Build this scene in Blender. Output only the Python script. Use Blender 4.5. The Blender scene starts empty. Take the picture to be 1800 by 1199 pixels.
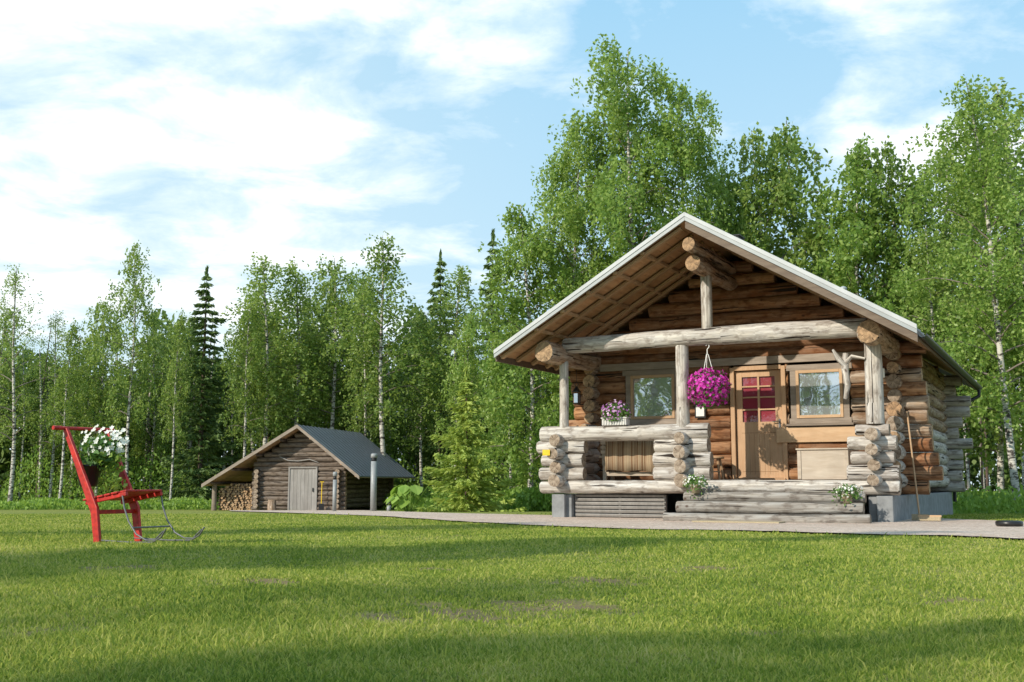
import bpy, math, random
import numpy as np
from mathutils import Vector, Matrix
random.seed(7); rng=np.random.default_rng(7)
scene=bpy.context.scene
COL=scene.collection

# ------------------------------------------------------------------ materials
def new_mat(name):
    m=bpy.data.materials.new(name); m.use_nodes=True
    nt=m.node_tree; nt.nodes.clear()
    out=nt.nodes.new('ShaderNodeOutputMaterial')
    return m,nt,out
class N:
    def __init__(s,nt): s.nt=nt
    def __call__(s,t,**k):
        n=s.nt.nodes.new(t)
        for a,b in k.items(): setattr(n,a,b)
        return n
    def link(s,a,b): s.nt.links.new(a,b)
    def noise(s,vec,scale,detail=4,rough=.55,dist=0):
        n=s('ShaderNodeTexNoise'); n.inputs['Scale'].default_value=scale
        n.inputs['Detail'].default_value=detail; n.inputs['Roughness'].default_value=rough
        n.inputs['Distortion'].default_value=dist
        if vec is not None: s.link(vec,n.inputs['Vector'])
        return n.outputs['Fac']
    def mapping(s,vec,scale=(1,1,1)):
        n=s('ShaderNodeMapping'); n.inputs['Scale'].default_value=scale
        s.link(vec,n.inputs['Vector']); return n.outputs['Vector']
    def ramp(s,fac,stops):
        n=s('ShaderNodeValToRGB'); e=n.color_ramp.elements
        while len(e)<len(stops): e.new(.5)
        for i,(p,c) in enumerate(stops):
            e[i].position=p; e[i].color=(c if len(c)==4 else (*c,1)) if not isinstance(c,(int,float)) else (c,c,c,1)
        s.link(fac,n.inputs['Fac']); return n.outputs['Color']
    def mix(s,fac,a,b,bt='MIX'):
        n=s('ShaderNodeMix',data_type='RGBA',blend_type=bt)
        for sock,v in ((n.inputs[0],fac),(n.inputs[6],a),(n.inputs[7],b)):
            if isinstance(v,(int,float)): sock.default_value=v
            elif isinstance(v,tuple): sock.default_value=(*v,1)
            else: s.link(v,sock)
        return n.outputs[2]
    def math(s,op,a,b=0.0,c=None,clamp=False):
        n=s('ShaderNodeMath',operation=op); n.use_clamp=clamp
        for i,v in enumerate((a,b) if c is None else (a,b,c)):
            if isinstance(v,(int,float)): n.inputs[i].default_value=v
            else: s.link(v,n.inputs[i])
        return n.outputs[0]
    def bump(s,h,strength=.3,dist=.02):
        n=s('ShaderNodeBump'); n.inputs['Strength'].default_value=strength
        n.inputs['Distance'].default_value=dist; s.link(h,n.inputs['Height']); return n.outputs['Normal']
    def bsdf(s,col,rough=.8,normal=None,spec=.3,metal=0):
        n=s('ShaderNodeBsdfPrincipled')
        if isinstance(col,tuple): n.inputs['Base Color'].default_value=(*col,1)
        else: s.link(col,n.inputs['Base Color'])
        if isinstance(rough,(int,float)): n.inputs['Roughness'].default_value=rough
        else: s.link(rough,n.inputs['Roughness'])
        n.inputs['Specular IOR Level'].default_value=spec
        n.inputs['Metallic'].default_value=metal
        if normal is not None: s.link(normal,n.inputs['Normal'])
        return n.outputs[0]
    def tint(s):
        n=s('ShaderNodeAttribute'); n.attribute_name='tint'
        sp=s('ShaderNodeSeparateColor'); s.link(n.outputs['Color'],sp.inputs[0])
        return sp.outputs[0]
    def tc(s,which='Object'):
        return s('ShaderNodeTexCoord').outputs[which]

def wood_log(name,A,B,grey,greyamt=.5,streak=22):
    m,nt,out=new_mat(name); n=N(nt)
    uv=n('ShaderNodeUVMap').outputs[0]; t=n.tint()
    comb=n('ShaderNodeCombineXYZ'); n.link(n.math('MULTIPLY',t,37.0),comb.inputs[0]); n.link(n.math('MULTIPLY',t,13.0),comb.inputs[1])
    add=n('ShaderNodeVectorMath',operation='ADD'); n.link(uv,add.inputs[0]); n.link(comb.outputs[0],add.inputs[1])
    v=add.outputs[0]
    st=n.noise(n.mapping(v,(1.2,streak,1)),1.0,6,.65,.3)
    cr=n.noise(n.mapping(v,(.7,17,1)),1.0,3,.5,.5)
    big=n.noise(n.mapping(v,(1.8,4,1)),1.3,5,.65)
    blot=n.noise(n.mapping(v,(5,9,1)),1.0,4,.6)
    c=n.mix(t,A,B)
    c=n.mix(n.math('MULTIPLY',n.ramp(big,[(.38,0),(.60,1)]),greyamt),c,grey)
    c=n.mix(n.ramp(st,[(.3,.9),(.62,0)]),c,(A[0]*.42,A[1]*.38,A[2]*.36))
    c=n.mix(n.ramp(blot,[(.34,.75),(.50,0)]),c,(A[0]*.4,A[1]*.36,A[2]*.34))
    crk=n.ramp(cr,[(.335,0),(.38,1)])
    c=n.mix(n.math('SUBTRACT',1.0,crk),c,(.025,.017,.012))
    kn=n('ShaderNodeTexVoronoi'); kn.inputs['Scale'].default_value=3.1; n.link(n.mapping(v,(1,1.4,1)),kn.inputs['Vector'])
    c=n.mix(n.ramp(kn.outputs['Distance'],[(.05,.85),(.12,0)]),c,(.06,.03,.02))
    h=n.math('ADD',n.math('MULTIPLY',st,.6),n.math('ADD',n.math('MULTIPLY',crk,1.2),n.math('MULTIPLY',blot,.5)))
    n.link(n.bsdf(c,.82,n.bump(h,1.0,.02),.2),out.inputs[0]); return m
def wood_end(name,A,B):
    m,nt,out=new_mat(name); n=N(nt)
    uv=n('ShaderNodeUVMap').outputs[0]; t=n.tint()
    ln=n('ShaderNodeVectorMath',operation='LENGTH'); n.link(uv,ln.inputs[0])
    nz=n.noise(uv,9,3)
    r=n.math('ADD',ln.outputs['Value'],n.math('MULTIPLY',nz,.02))
    w=n.math('SINE',n.math('MULTIPLY',r,330.0))
    c=n.mix(n.math('MULTIPLY_ADD',w,.25,.3),n.mix(t,A,B),(A[0]*.6,A[1]*.55,A[2]*.5))
    sx=n('ShaderNodeSeparateXYZ'); n.link(uv,sx.inputs[0])
    an=n.math('ARCTAN2',sx.outputs[1],sx.outputs[0])
    cn=n('ShaderNodeCombineXYZ'); n.link(n.math('MULTIPLY',an,2.6),cn.inputs[0]); n.link(n.math('MULTIPLY',t,50.0),cn.inputs[1]); n.link(n.math('MULTIPLY',ln.outputs['Value'],4.0),cn.inputs[2])
    ck=n.ramp(n.noise(cn.outputs[0],1.6,2),[(.34,1),(.39,0)])
    c=n.mix(ck,c,(.03,.018,.01))
    st=n.noise(uv,14,4)
    c=n.mix(n.ramp(st,[(.38,.75),(.64,0)]),c,(.12,.08,.05))
    n.link(n.bsdf(c,.8,n.bump(w,.2,.004),.2),out.inputs[0]); return m
def wood_plank(name,A,B,scale=(3,3,30),rough=.6,plank=None):
    m,nt,out=new_mat(name); n=N(nt); t=n.tint()
    co=n.tc('Object')
    cb=n('ShaderNodeCombineXYZ'); n.link(n.math('MULTIPLY',t,9.0),cb.inputs[0]); n.link(n.math('MULTIPLY',t,5.0),cb.inputs[2])
    add=n('ShaderNodeVectorMath',operation='ADD'); n.link(co,add.inputs[0]); n.link(cb.outputs[0],add.inputs[1])
    st=n.noise(n.mapping(add.outputs[0],scale),1.0,6,.6,.6)
    c=n.mix(n.ramp(st,[(.3,0),(.7,1)]),A,B)
    c=n.mix(n.math('MULTIPLY',t,.45),c,(A[0]*.55,A[1]*.5,A[2]*.45))
    big=n.noise(co,2.5,3); c=n.mix(n.ramp(big,[(.4,.25),(.65,0)]),c,(A[0]*.5,A[1]*.5,A[2]*.5))
    n.link(n.bsdf(c,rough,n.bump(st,.25,.006),.3),out.inputs[0]); return m
def plain(name,col,rough=.5,metal=0,var=.25,scale=14,spec=.4,bmp=.1):
    m,nt,out=new_mat(name); n=N(nt)
    f=n.noise(n.tc('Object'),scale,5)
    c=n.mix(n.ramp(f,[(.3,1),(.7,0)]),col,tuple(x*(1-var) for x in col))
    n.link(n.bsdf(c,rough,n.bump(f,bmp,.005),spec,metal),out.inputs[0]); return m
def leafmat(name,dark,mid,light,trans=.35,rough=.5,clump=.9):
    m,nt,out=new_mat(name); n=N(nt); t=n.tint()
    co=n.tc('Object'); f=n.noise(co,clump,3)
    oi=n('ShaderNodeObjectInfo').outputs['Random']
    v=n.math('ADD',n.math('MULTIPLY',t,.55),n.math('MULTIPLY',f,.55))
    v=n.math('ADD',v,n.math('MULTIPLY_ADD',oi,.20,-.12))
    c=n.ramp(v,[(.22,dark),(.5,mid),(.85,light)])
    b=n.bsdf(c,rough,None,.35)
    tr=n('ShaderNodeBsdfTranslucent'); n.link(n.mix(.5,c,(light[0]*1.2,light[1]*1.2,light[2]*.7)),tr.inputs['Color'])
    mx=n('ShaderNodeMixShader'); mx.inputs[0].default_value=trans
    n.link(b,mx.inputs[1]); n.link(tr.outputs[0],mx.inputs[2]); n.link(mx.outputs[0],out.inputs[0]); return m

M={}
M['logb']=wood_log('wall_log_wood',(.25,.10,.04),(.54,.28,.13),(.40,.29,.20),.45)
M['logg']=wood_log('weathered_log_wood',(.46,.41,.36),(.64,.59,.52),(.57,.55,.53),.7)
M['logst']=wood_log('step_log_wood',(.30,.265,.23),(.42,.38,.33),(.38,.37,.35),.7)
M['logm']=wood_log('corner_log_wood',(.30,.18,.10),(.52,.38,.26),(.46,.42,.37),.6)
M['logs']=wood_log('shed_log_wood_shaded',(.13,.095,.07),(.25,.195,.15),(.25,.22,.20),.5)  # log colour darkened to stand in for the shade over the shed
M['end']=wood_end('log_end_grain',(.48,.29,.16),(.60,.43,.27))
M['endg']=wood_end('weathered_end_grain',(.36,.28,.21),(.48,.40,.32))
M['fire']=wood_end('split_wood_end_lit',(.58,.36,.19),(.72,.52,.33))  # end grain lightened so the stack looks lit under the lean-to roof
M['under']=wood_plank('roof_board_wood',(.40,.215,.105),(.56,.34,.18),(14,1.2,14))
M['raft']=wood_plank('rafter_wood',(.36,.22,.12),(.52,.35,.21),(3,12,12))
M['brownb']=wood_plank('barge_board_wood',(.13,.09,.065),(.24,.18,.13),(2,10,12))
M['pine']=wood_plank('door_pine',(.48,.285,.155),(.58,.38,.23),(26,26,2.2),.5)
M['pined']=wood_plank('door_groove',(.28,.15,.07),(.34,.2,.1),(26,26,2.2),.6)
M['pineh']=wood_plank('window_pine',(.50,.31,.17),(.60,.41,.25),(3,20,20),.5)
M['trim']=wood_plank('window_trim_wood',(.25,.20,.16),(.40,.33,.27),(3,18,18),.7)
M['pale']=wood_plank('pale_board',(.46,.38,.30),(.60,.52,.43),(2,14,14),.75)
M['greyb']=wood_plank('grey_board',(.25,.235,.22),(.38,.36,.34),(16,16,1.5),.8)
M['deck']=wood_plank('deck_board',(.28,.21,.15),(.4,.32,.24),(2,14,14),.75)
M['fascia']=plain('fascia_metal',(.34,.36,.37),.45,.1,.15,3)
M['fasciab']=plain('fascia_paint',(.50,.51,.52),.5,.0,.2,3)
M['roofm']=plain('roof_sheet',(.13,.15,.18),.4,.2,.3,6)
M['conc']=plain('concrete',(.27,.275,.28),.9,0,.35,7,.2,.4)
M['black']=plain('black_metal',(.02,.02,.022),.4,.2)
M['blackp']=plain('black_plastic',(.018,.016,.016),.35)
M['steel']=plain('worn_steel',(.17,.175,.18),.5,.4,.4,30)
M['red']=plain('red_paint',(.56,.025,.018),.5,0,.55,22,.4,.3)
M['white']=plain('white_paint',(.78,.77,.74),.5,0,.08)
M['offw']=plain('planter_paint',(.58,.56,.53),.6,0,.15)
M['yellow']=plain('yellow_plastic',(.75,.5,.02),.4)
M['pipe']=plain('grey_pipe',(.30,.31,.31),.5,.1,.2)
M['mat']=plain('coir_mat',(.46,.37,.24),.95,0,.3,60)
M['leafg']=leafmat('garden_leaf',(.04,.11,.02),(.09,.20,.04),(.2,.34,.09),.35)
M['birch']=leafmat('birch_leaf',(.065,.125,.024),(.17,.265,.055),(.37,.46,.13),.5,.45,.8)
M['birchy']=leafmat('birch_leaf_bright',(.085,.165,.028),(.21,.33,.06),(.42,.52,.16),.5,.45,.9)
M['spruce']=leafmat('spruce_needle',(.055,.10,.032),(.12,.19,.055),(.24,.33,.10),.3,.6,1.2)
M['sprucey']=leafmat('young_spruce_needle',(.18,.26,.045),(.36,.45,.09),(.54,.61,.18),.4,.6,1.5)
M['wood']=leafmat('far_foliage',(.03,.065,.02),(.085,.15,.038),(.19,.27,.07),.4,.6,.35)
M['under_g']=leafmat('undergrowth_leaf',(.09,.17,.025),(.20,.33,.055),(.35,.49,.11),.45,.5,.6)
M['magenta']=leafmat('magenta_petal',(.34,.015,.25),(.58,.035,.42),(.82,.11,.64),.35,.5,9)
M['petalw']=leafmat('white_petal',(.7,.7,.66),(.85,.85,.82),(.93,.93,.91),.3,.5,9)
M['petalm']=leafmat('mixed_petal',(.30,.08,.35),(.6,.3,.6),(.85,.8,.85),.25,.5,9)

def birch_bark():
    m,nt,out=new_mat('birch_bark'); n=N(nt); co=n.tc('Object')
    f=n.noise(n.mapping(co,(3,3,9)),1.4,5,.7); g=n.noise(n.mapping(co,(8,8,40)),1,3)
    sx=n('ShaderNodeSeparateXYZ'); n.link(co,sx.inputs[0])
    c=n.mix(n.ramp(g,[(.35,.4),(.6,0)]),(.56,.53,.48),(.34,.30,.26))
    c=n.mix(n.ramp(f,[(.44,1),(.51,0)]),c,(.06,.05,.045))
    c=n.mix(n.ramp(n.math('DIVIDE',sx.outputs[2],10.0),[(.0,.6),(.10,0)]),c,(.08,.07,.06))
    n.link(n.bsdf(c,.75,n.bump(f,.4,.02),.2),out.inputs[0]); return m
M['bark']=birch_bark()
M['barks']=plain('spruce_bark',(.14,.10,.08),.9,0,.5,9,.2,.5)
M['twig']=plain('twig_bark',(.24,.20,.17),.85,0,.4,9,.2)

def glass(name,base,gl=.45,col=(.85,.92,1.0)):
    m,nt,out=new_mat(name); n=N(nt)
    f=n.noise(n.tc('Object'),2.0,1)
    b=n.bsdf(base,.35,None,.5)
    g=n('ShaderNodeBsdfGlossy'); g.inputs['Roughness'].default_value=.015; g.inputs['Color'].default_value=(*col,1)
    n.link(n.bump(f,.05,.05),g.inputs['Normal'])
    mx=n('ShaderNodeMixShader'); mx.inputs[0].default_value=gl
    n.link(b,mx.inputs[1]); n.link(g.outputs[0],mx.inputs[2]); n.link(mx.outputs[0],out.inputs[0]); return m
M['glass']=glass('window_glass',(.30,.31,.33),.5)
M['glassr']=glass('door_glass_red',(.22,.004,.018),.08)

def striped():
    m,nt,out=new_mat('striped_rug'); n=N(nt); co=n.tc('Object')
    sx=n('ShaderNodeSeparateXYZ'); n.link(co,sx.inputs[0])
    cb=n('ShaderNodeCombineXYZ'); n.link(n.math('MULTIPLY',sx.outputs[0],26.0),cb.inputs[0])
    f=n.noise(cb.outputs[0],1.0,2,.7)
    c=n.ramp(f,[(.32,(.05,.025,.015)),(.45,(.20,.11,.06)),(.52,(.42,.33,.22)),(.62,(.11,.05,.03))])
    w=n.noise(co,120,2)
    n.link(n.bsdf(c,.95,n.bump(w,.5,.005),.1),out.inputs[0]); return m
M['rug']=striped()

def ground_mat():
    m,nt,out=new_mat('lawn_ground'); n=N(nt); co=n.tc('Object'); t=n.tint()
    a=n.noise(co,.35,5,.6); b=n.noise(co,3.0,5,.65); c3=n.noise(co,60,3)
    c=n.ramp(a,[(.35,(.18,.24,.04)),(.6,(.30,.32,.07))])
    c=n.mix(n.ramp(b,[(.3,.75),(.52,0)]),c,(.23,.18,.09))
    c=n.mix(t,c,n.mix(b,(.15,.095,.055),(.32,.23,.14)))
    c=n.mix(n.ramp(c3,[(.35,.6),(.6,0)]),c,(.12,.11,.04))
    n.link(n.bsdf(c,.95,n.bump(n.math('ADD',b,n.math('MULTIPLY',c3,.5)),.7,.05),.1),out.inputs[0]); return m
M['ground']=ground_mat()
def gravel_mat():
    m,nt,out=new_mat('gravel'); n=N(nt); co=n.tc('Object')
    v=n('ShaderNodeTexVoronoi'); v.inputs['Scale'].default_value=38; n.link(co,v.inputs['Vector'])
    sp=n('ShaderNodeSeparateColor'); n.link(v.outputs['Color'],sp.inputs[0])
    c=n.ramp(sp.outputs[0],[(.0,(.38,.28,.22)),(.5,(.62,.48,.39)),(1,(.76,.63,.53))])
    b=n.noise(co,1.1,5,.65)
    c=n.mix(n.ramp(b,[(.35,.45),(.6,0)]),c,(.42,.31,.235))
    g=n.noise(co,2.3,4,.6)
    c=n.mix(n.ramp(g,[(.64,0),(.72,.6)]),c,(.18,.21,.06))
    n.link(n.bsdf(c,.95,n.bump(v.outputs['Distance'],.8,.02),.1),out.inputs[0]); return m
M['gravel']=gravel_mat()
def blade_mat():
    m,nt,out=new_mat('grass_blade'); n=N(nt); t=n.tint(); co=n.tc('Object')
    a=n.noise(co,.45,4,.6); a2=n.noise(co,1.7,4,.65)
    v=n.math('ADD',n.math('MULTIPLY',t,.36),n.math('ADD',n.math('MULTIPLY',a,.44),n.math('MULTIPLY',a2,.36)))
    c=n.ramp(v,[(.34,(.10,.175,.022)),(.54,(.25,.33,.045)),(.68,(.44,.46,.09)),(.84,(.58,.53,.20))])
    b=n.bsdf(c,.55,None,.25)
    tr=n('ShaderNodeBsdfTranslucent'); n.link(c,tr.inputs['Color'])
    mx=n('ShaderNodeMixShader'); mx.inputs[0].default_value=.5
    n.link(b,mx.inputs[1]); n.link(tr.outputs[0],mx.inputs[2]); n.link(mx.outputs[0],out.inputs[0]); return m
M['blade']=blade_mat()

# ------------------------------------------------------------------ mesh helpers
def add_tint(me,tpf,k=None):
    at=me.attributes.new('tint','FLOAT_COLOR','CORNER')
    lt=np.empty(len(me.polygons),dtype=np.int32); me.polygons.foreach_get('loop_total',lt)
    t=np.asarray(tpf,dtype=np.float32)
    if len(t)==len(lt): t=np.repeat(t,lt)
    arr=np.ones((len(t),4),dtype=np.float32); arr[:,0]=t; arr[:,1]=t; arr[:,2]=t
    at.data.foreach_set('color',arr.ravel())
def np_mesh(name,V,F,tint,mats,smooth=False,matidx=None):
    me=bpy.data.meshes.new(name); V=np.asarray(V,dtype=np.float32); F=np.asarray(F,dtype=np.int32)
    k=F.shape[1]; me.vertices.add(len(V)); me.vertices.foreach_set('co',V.ravel())
    me.loops.add(F.size); me.loops.foreach_set('vertex_index',F.ravel())
    me.polygons.add(len(F)); me.polygons.foreach_set('loop_start',np.arange(0,F.size,k,dtype=np.int32))
    try: me.polygons.foreach_set('loop_total',np.full(len(F),k,dtype=np.int32))
    except Exception: pass
    me.update(calc_edges=True)
    me.polygons.foreach_set('use_smooth',np.full(len(F),smooth))
    for m in mats: me.materials.append(m)
    add_tint(me,tint); return me
class MB:
    def __init__(s): s.v=[];s.f=[];s.uv=[];s.t=[];s.m=[];s.sm=[]
    def face(s,idx,uv,t,m,sm=False):
        s.f.append(idx); s.uv.extend(uv); s.t.append(t); s.m.append(m); s.sm.append(sm)
    def box(s,c,size,rot=None,m=0,t=None,taper=None):
        t=random.random() if t is None else t; b=len(s.v); c=Vector(c)
        for z in (-.5,.5):
            for x,y in ((-.5,-.5),(.5,-.5),(.5,.5),(-.5,.5)):
                k=1 if taper is None or z<0 else taper
                p=Vector((x*size[0]*k,y*size[1]*k,z*size[2]))
                if rot is not None: p=rot@p
                s.v.append(tuple(p+c))
        for q in ((0,3,2,1),(4,5,6,7),(0,1,5,4),(1,2,6,5),(2,3,7,6),(3,0,4,7)):
            s.face([b+i for i in q],[(0,0),(1,0),(1,1),(0,1)],t,m)
    def bar(s,p0,p1,w,h,m=0,t=None,up=(0,0,1)):
        p0=Vector(p0);p1=Vector(p1); d=p1-p0; L=d.length; z=d.normalized()
        x=Vector(up).cross(z)
        if x.length<1e-4: x=Vector((1,0,0))
        x.normalize(); y=z.cross(x)
        R=Matrix((x,y,z)).transposed()
        s.box((p0+p1)/2,(w,h,L),R,m,t)
    def tube(s,pts,rad,n=12,m=0,t=None,capm=None,smooth=True,noise=0.0,bevel=0.0):
        t=random.random() if t is None else t
        pts=[Vector(p) for p in pts]
        if isinstance(rad,(int,float)): rad=[rad]*len(pts)
        d0=(pts[1]-pts[0]).normalized()
        a=Vector((0,0,1)) if abs(d0.z)<.9 else Vector((1,0,0))
        x=a.cross(d0).normalized(); rings=[]; L=0; ph=random.random()*6
        for i,p in enumerate(pts):
            d=(pts[min(i+1,len(pts)-1)]-pts[max(i-1,0)]).normalized()
            x=(x-d*x.dot(d)).normalized(); y=d.cross(x)
            if i: L+=(p-pts[i-1]).length
            ring=[]
            for k in range(n):
                an=2*math.pi*k/n
                r=rad[i]*(1+noise*(math.sin(an*2+ph+L*1.7)*.9+math.sin(an*3-ph*2+L*3.1)*.6+random.uniform(-.25,.25)))
                ring.append(len(s.v)); s.v.append(tuple(p+x*(math.cos(an)*r)+y*(math.sin(an)*r)))
            rings.append((ring,L))
        for i in range(len(rings)-1):
            (r0,l0),(r1,l1)=rings[i],rings[i+1]
            for k in range(n):
                k2=(k+1)%n; v0=k/n*2*math.pi*rad[i]; v1=(k+1)/n*2*math.pi*rad[i]
                s.face([r0[k],r0[k2],r1[k2],r1[k]],[(l0,v0),(l0,v1),(l1,v1),(l1,v0)],t,m,smooth)
        cm=m if capm is None else capm
        for (r,L_),rev,R0 in ((rings[0],True,rad[0]),(rings[-1],False,rad[-1])):
            idx=[]
            for q in r: idx.append(len(s.v)); s.v.append(s.v[q])
            uv=[(math.cos(2*math.pi*k/n)*R0,math.sin(2*math.pi*k/n)*R0) for k in range(n)]
            if rev: idx=idx[::-1]; uv=uv[::-1]
            s.face(idx,uv,t,cm)
    def log(s,p0,p1,r,m=0,capm=1,t=None,n=14,taper=.08,bend=.018):
        p0=Vector(p0);p1=Vector(p1);L=(p1-p0).length; k=max(2,int(L/.28))
        side=Vector((random.uniform(-1,1),random.uniform(-1,1),random.uniform(-1,1)))*bend*min(1,L/3)
        pts=[];rad=[]; sg=random.choice((-1,1)); rs=random.uniform(.92,1.05)
        fr=[0,min(.02/L,.1)]+[i/k for i in range(1,k)]+[1-min(.02/L,.1),1]
        for i,q in enumerate(fr):
            pts.append(p0.lerp(p1,q)+side*math.sin(q*math.pi))
            rr=r*rs*(1+sg*taper*(q-.5))*(1+random.uniform(-.03,.03))
            if i in (0,len(fr)-1): rr*=.93
            rad.append(rr)
        s.tube(pts,rad,n,m,t,capm,True,.04)
    def lathe(s,prof,c=(0,0,0),n=20,m=0,t=.5,smooth=True,cap=True):
        c=Vector(c); rings=[]
        for r,z in prof:
            ring=[]
            for k in range(n):
                a=2*math.pi*k/n; ring.append(len(s.v)); s.v.append((c.x+math.cos(a)*r,c.y+math.sin(a)*r,c.z+z))
            rings.append(ring)
        for i in range(len(rings)-1):
            for k in range(n):
                k2=(k+1)%n
                s.face([rings[i][k],rings[i][k2],rings[i+1][k2],rings[i+1][k]],[(0,0),(1,0),(1,1),(0,1)],t,m,smooth)
        if cap:
            s.face(rings[0][::-1],[(0,0)]*n,t,m); s.face(rings[-1][:],[(0,0)]*n,t,m)
    def poly(s,pts,m=0,t=.5):
        b=len(s.v); s.v.extend([tuple(p) for p in pts]); s.face(list(range(b,b+len(pts))),[(p[0],p[1]) for p in pts],t,m)
    def prism(s,pts,ext,m=0,t=.5):
        b=len(s.v); k=len(pts); e=Vector(ext)
        for p in pts: s.v.append(tuple(p))
        for p in pts: s.v.append(tuple(Vector(p)+e))
        z=[(0,0)]*k
        s.face([b+i for i in range(k)][::-1],z,t,m); s.face([b+k+i for i in range(k)],z,t,m)
        for i in range(k):
            j=(i+1)%k; s.face([b+i,b+j,b+k+j,b+k+i],[(0,0)]*4,t,m)
    def obj(s,name,mats,parent=None,bevel=0):
        me=bpy.data.meshes.new(name); me.from_pydata(s.v,[],s.f)
        for x in mats: me.materials.append(M[x])
        me.polygons.foreach_set('material_index',s.m); me.polygons.foreach_set('use_smooth',s.sm)
        uvl=me.uv_layers.new(name='UVMap'); uvl.data.foreach_set('uv',[c for u in s.uv for c in u])
        add_tint(me,s.t); me.update()
        o=bpy.data.objects.new(name,me); COL.objects.link(o)
        if parent is not None: o.parent=parent
        if bevel:
            b=o.modifiers.new('bevel','BEVEL'); b.width=bevel; b.segments=2; b.limit_method='ANGLE'; b.angle_limit=math.radians(50)
        return o
def link(name,me,parent=None):
    o=bpy.data.objects.new(name,me); COL.objects.link(o)
    if parent is not None: o.parent=parent
    return o
def empty(name,loc,rotz=0,label=None,cat=None,group=None):
    e=bpy.data.objects.new(name,None); e.empty_display_size=.3; COL.objects.link(e)
    e.location=loc; e.rotation_euler=(0,0,rotz)
    if label: e['label']=label; e['category']=cat
    if group: e['group']=group
    return e
def tag(o,label,cat,group=None):
    o['label']=label; o['category']=cat
    if group: o['group']=group
    return o

# ------------------------------------------------------------------ terrain
HY=[-80,0,9,14,17,20,42,60,400]; HZ=[.1,.1,.1,.02,0,0,-.42,-.64,-2.4]
def H(x,y):
    x=np.asarray(x,dtype=float); y=np.asarray(y,dtype=float)
    h=np.interp(y,HY,HZ)
    w=np.clip((15-y)/4,0,1)
    return h+w*(.018*np.sin(x*1.3+y*.7)+.012*np.sin(x*.6-y*1.9))
def h1(x,y): return float(H(x,y))
PATCH=((-.16,4.4,.42),(-1.2,5.5,.3),(.45,5.9,.34),(-2.3,6.6,.3),(1.9,5.0,.18),(.9,4.0,.16),(2.8,7.5,.3),(-1.6,3.9,.16),(.2,4.75,.36),(-.5,6.9,.25),(-.5,4.2,.2),(1.1,6.6,.25))
def bare(x,y):
    b=np.zeros(np.shape(x))
    for a,c,r in PATCH:
        d=np.hypot((x-a),(y-c)*1.0)/r+.3*np.sin(x*17+y*9)+.25*np.sin(y*23-x*11)
        b=np.maximum(b,np.clip((1.1-d)/1.0,0,.92))
    return b
xs=np.concatenate([np.linspace(-400,-60,12),np.arange(-56,-16,4),np.arange(-16,-4,.5),np.arange(-4,4,.1),np.arange(4,20,.5),np.arange(20,60,4),np.linspace(64,400,12)])
ys=np.concatenate([np.linspace(-80,-4,12),np.arange(-2,3,.4),np.arange(3,8.2,.1),np.arange(8.4,22,.4),np.arange(22,64,1.0),np.linspace(66,400,14)])
X,Y=np.meshgrid(xs,ys); Z=H(X,Y)
V=np.stack([X,Y,Z],-1).reshape(-1,3); nx=len(xs); ny=len(ys)
i,j=np.meshgrid(np.arange(nx-1),np.arange(ny-1)); b=(j*nx+i).ravel()
F=np.stack([b,b+1,b+1+nx,b+nx],1)
bt=bare(V[:,0],V[:,1])
g=link('ground',np_mesh('ground',V,F,bt[F.ravel()],[M['ground']],True)); g['kind']='structure'

near=np.array([(16,6.4),(4.5,9.8),(3.65,12.0),(.6,15.0),(-2.1,19.6),(-5,27),(-9,36),(-10.5,41.5)],float)
far=np.array([(22,13.4),(8.5,14.6),(7.8,17.2),(6.9,19),(1.2,20.9),(-1,26),(-3.5,34),(-5.5,41.5)],float)
def resamp(P,n):
    k=np.linspace(0,len(P)-1,n); out=np.stack([np.interp(k,np.arange(len(P)),P[:,c]) for c in (0,1)],1)
    for _ in range(6): out[1:-1]=(out[:-2]+2*out[1:-1]+out[2:])/4
    return out
n1=resamp(near,140); n2=resamp(far,140)
n1[:,1]+=rng.normal(0,.05,140); n2[:,1]+=rng.normal(0,.05,140)
W=24; tt=np.linspace(0,1,W)[:,None,None]
G=n1[None]*(1-tt)+n2[None]*tt
GV=np.concatenate([G,(H(G[...,0],G[...,1])+.022)[...,None]],-1).reshape(-1,3)
i,j=np.meshgrid(np.arange(139),np.arange(W-1)); b=(j*140+i).ravel()
F=np.stack([b,b+140,b+141,b+1],1)
g=link('gravel_path',np_mesh('gravel_path',GV,F,np.full(len(F),.5),[M['gravel']],True)); g['kind']='structure'
POLY=np.concatenate([n1,n2[::-1]])
def inside(x,y,P=POLY):
    r=np.zeros(len(x),bool); j=len(P)-1
    for i in range(len(P)):
        c=((P[i,1]>y)!=(P[j,1]>y))&(x<(P[j,0]-P[i,0])*(y-P[i,1])/(P[j,1]-P[i,1]+1e-12)+P[i,0])
        r^=c; j=i
    return r

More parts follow.
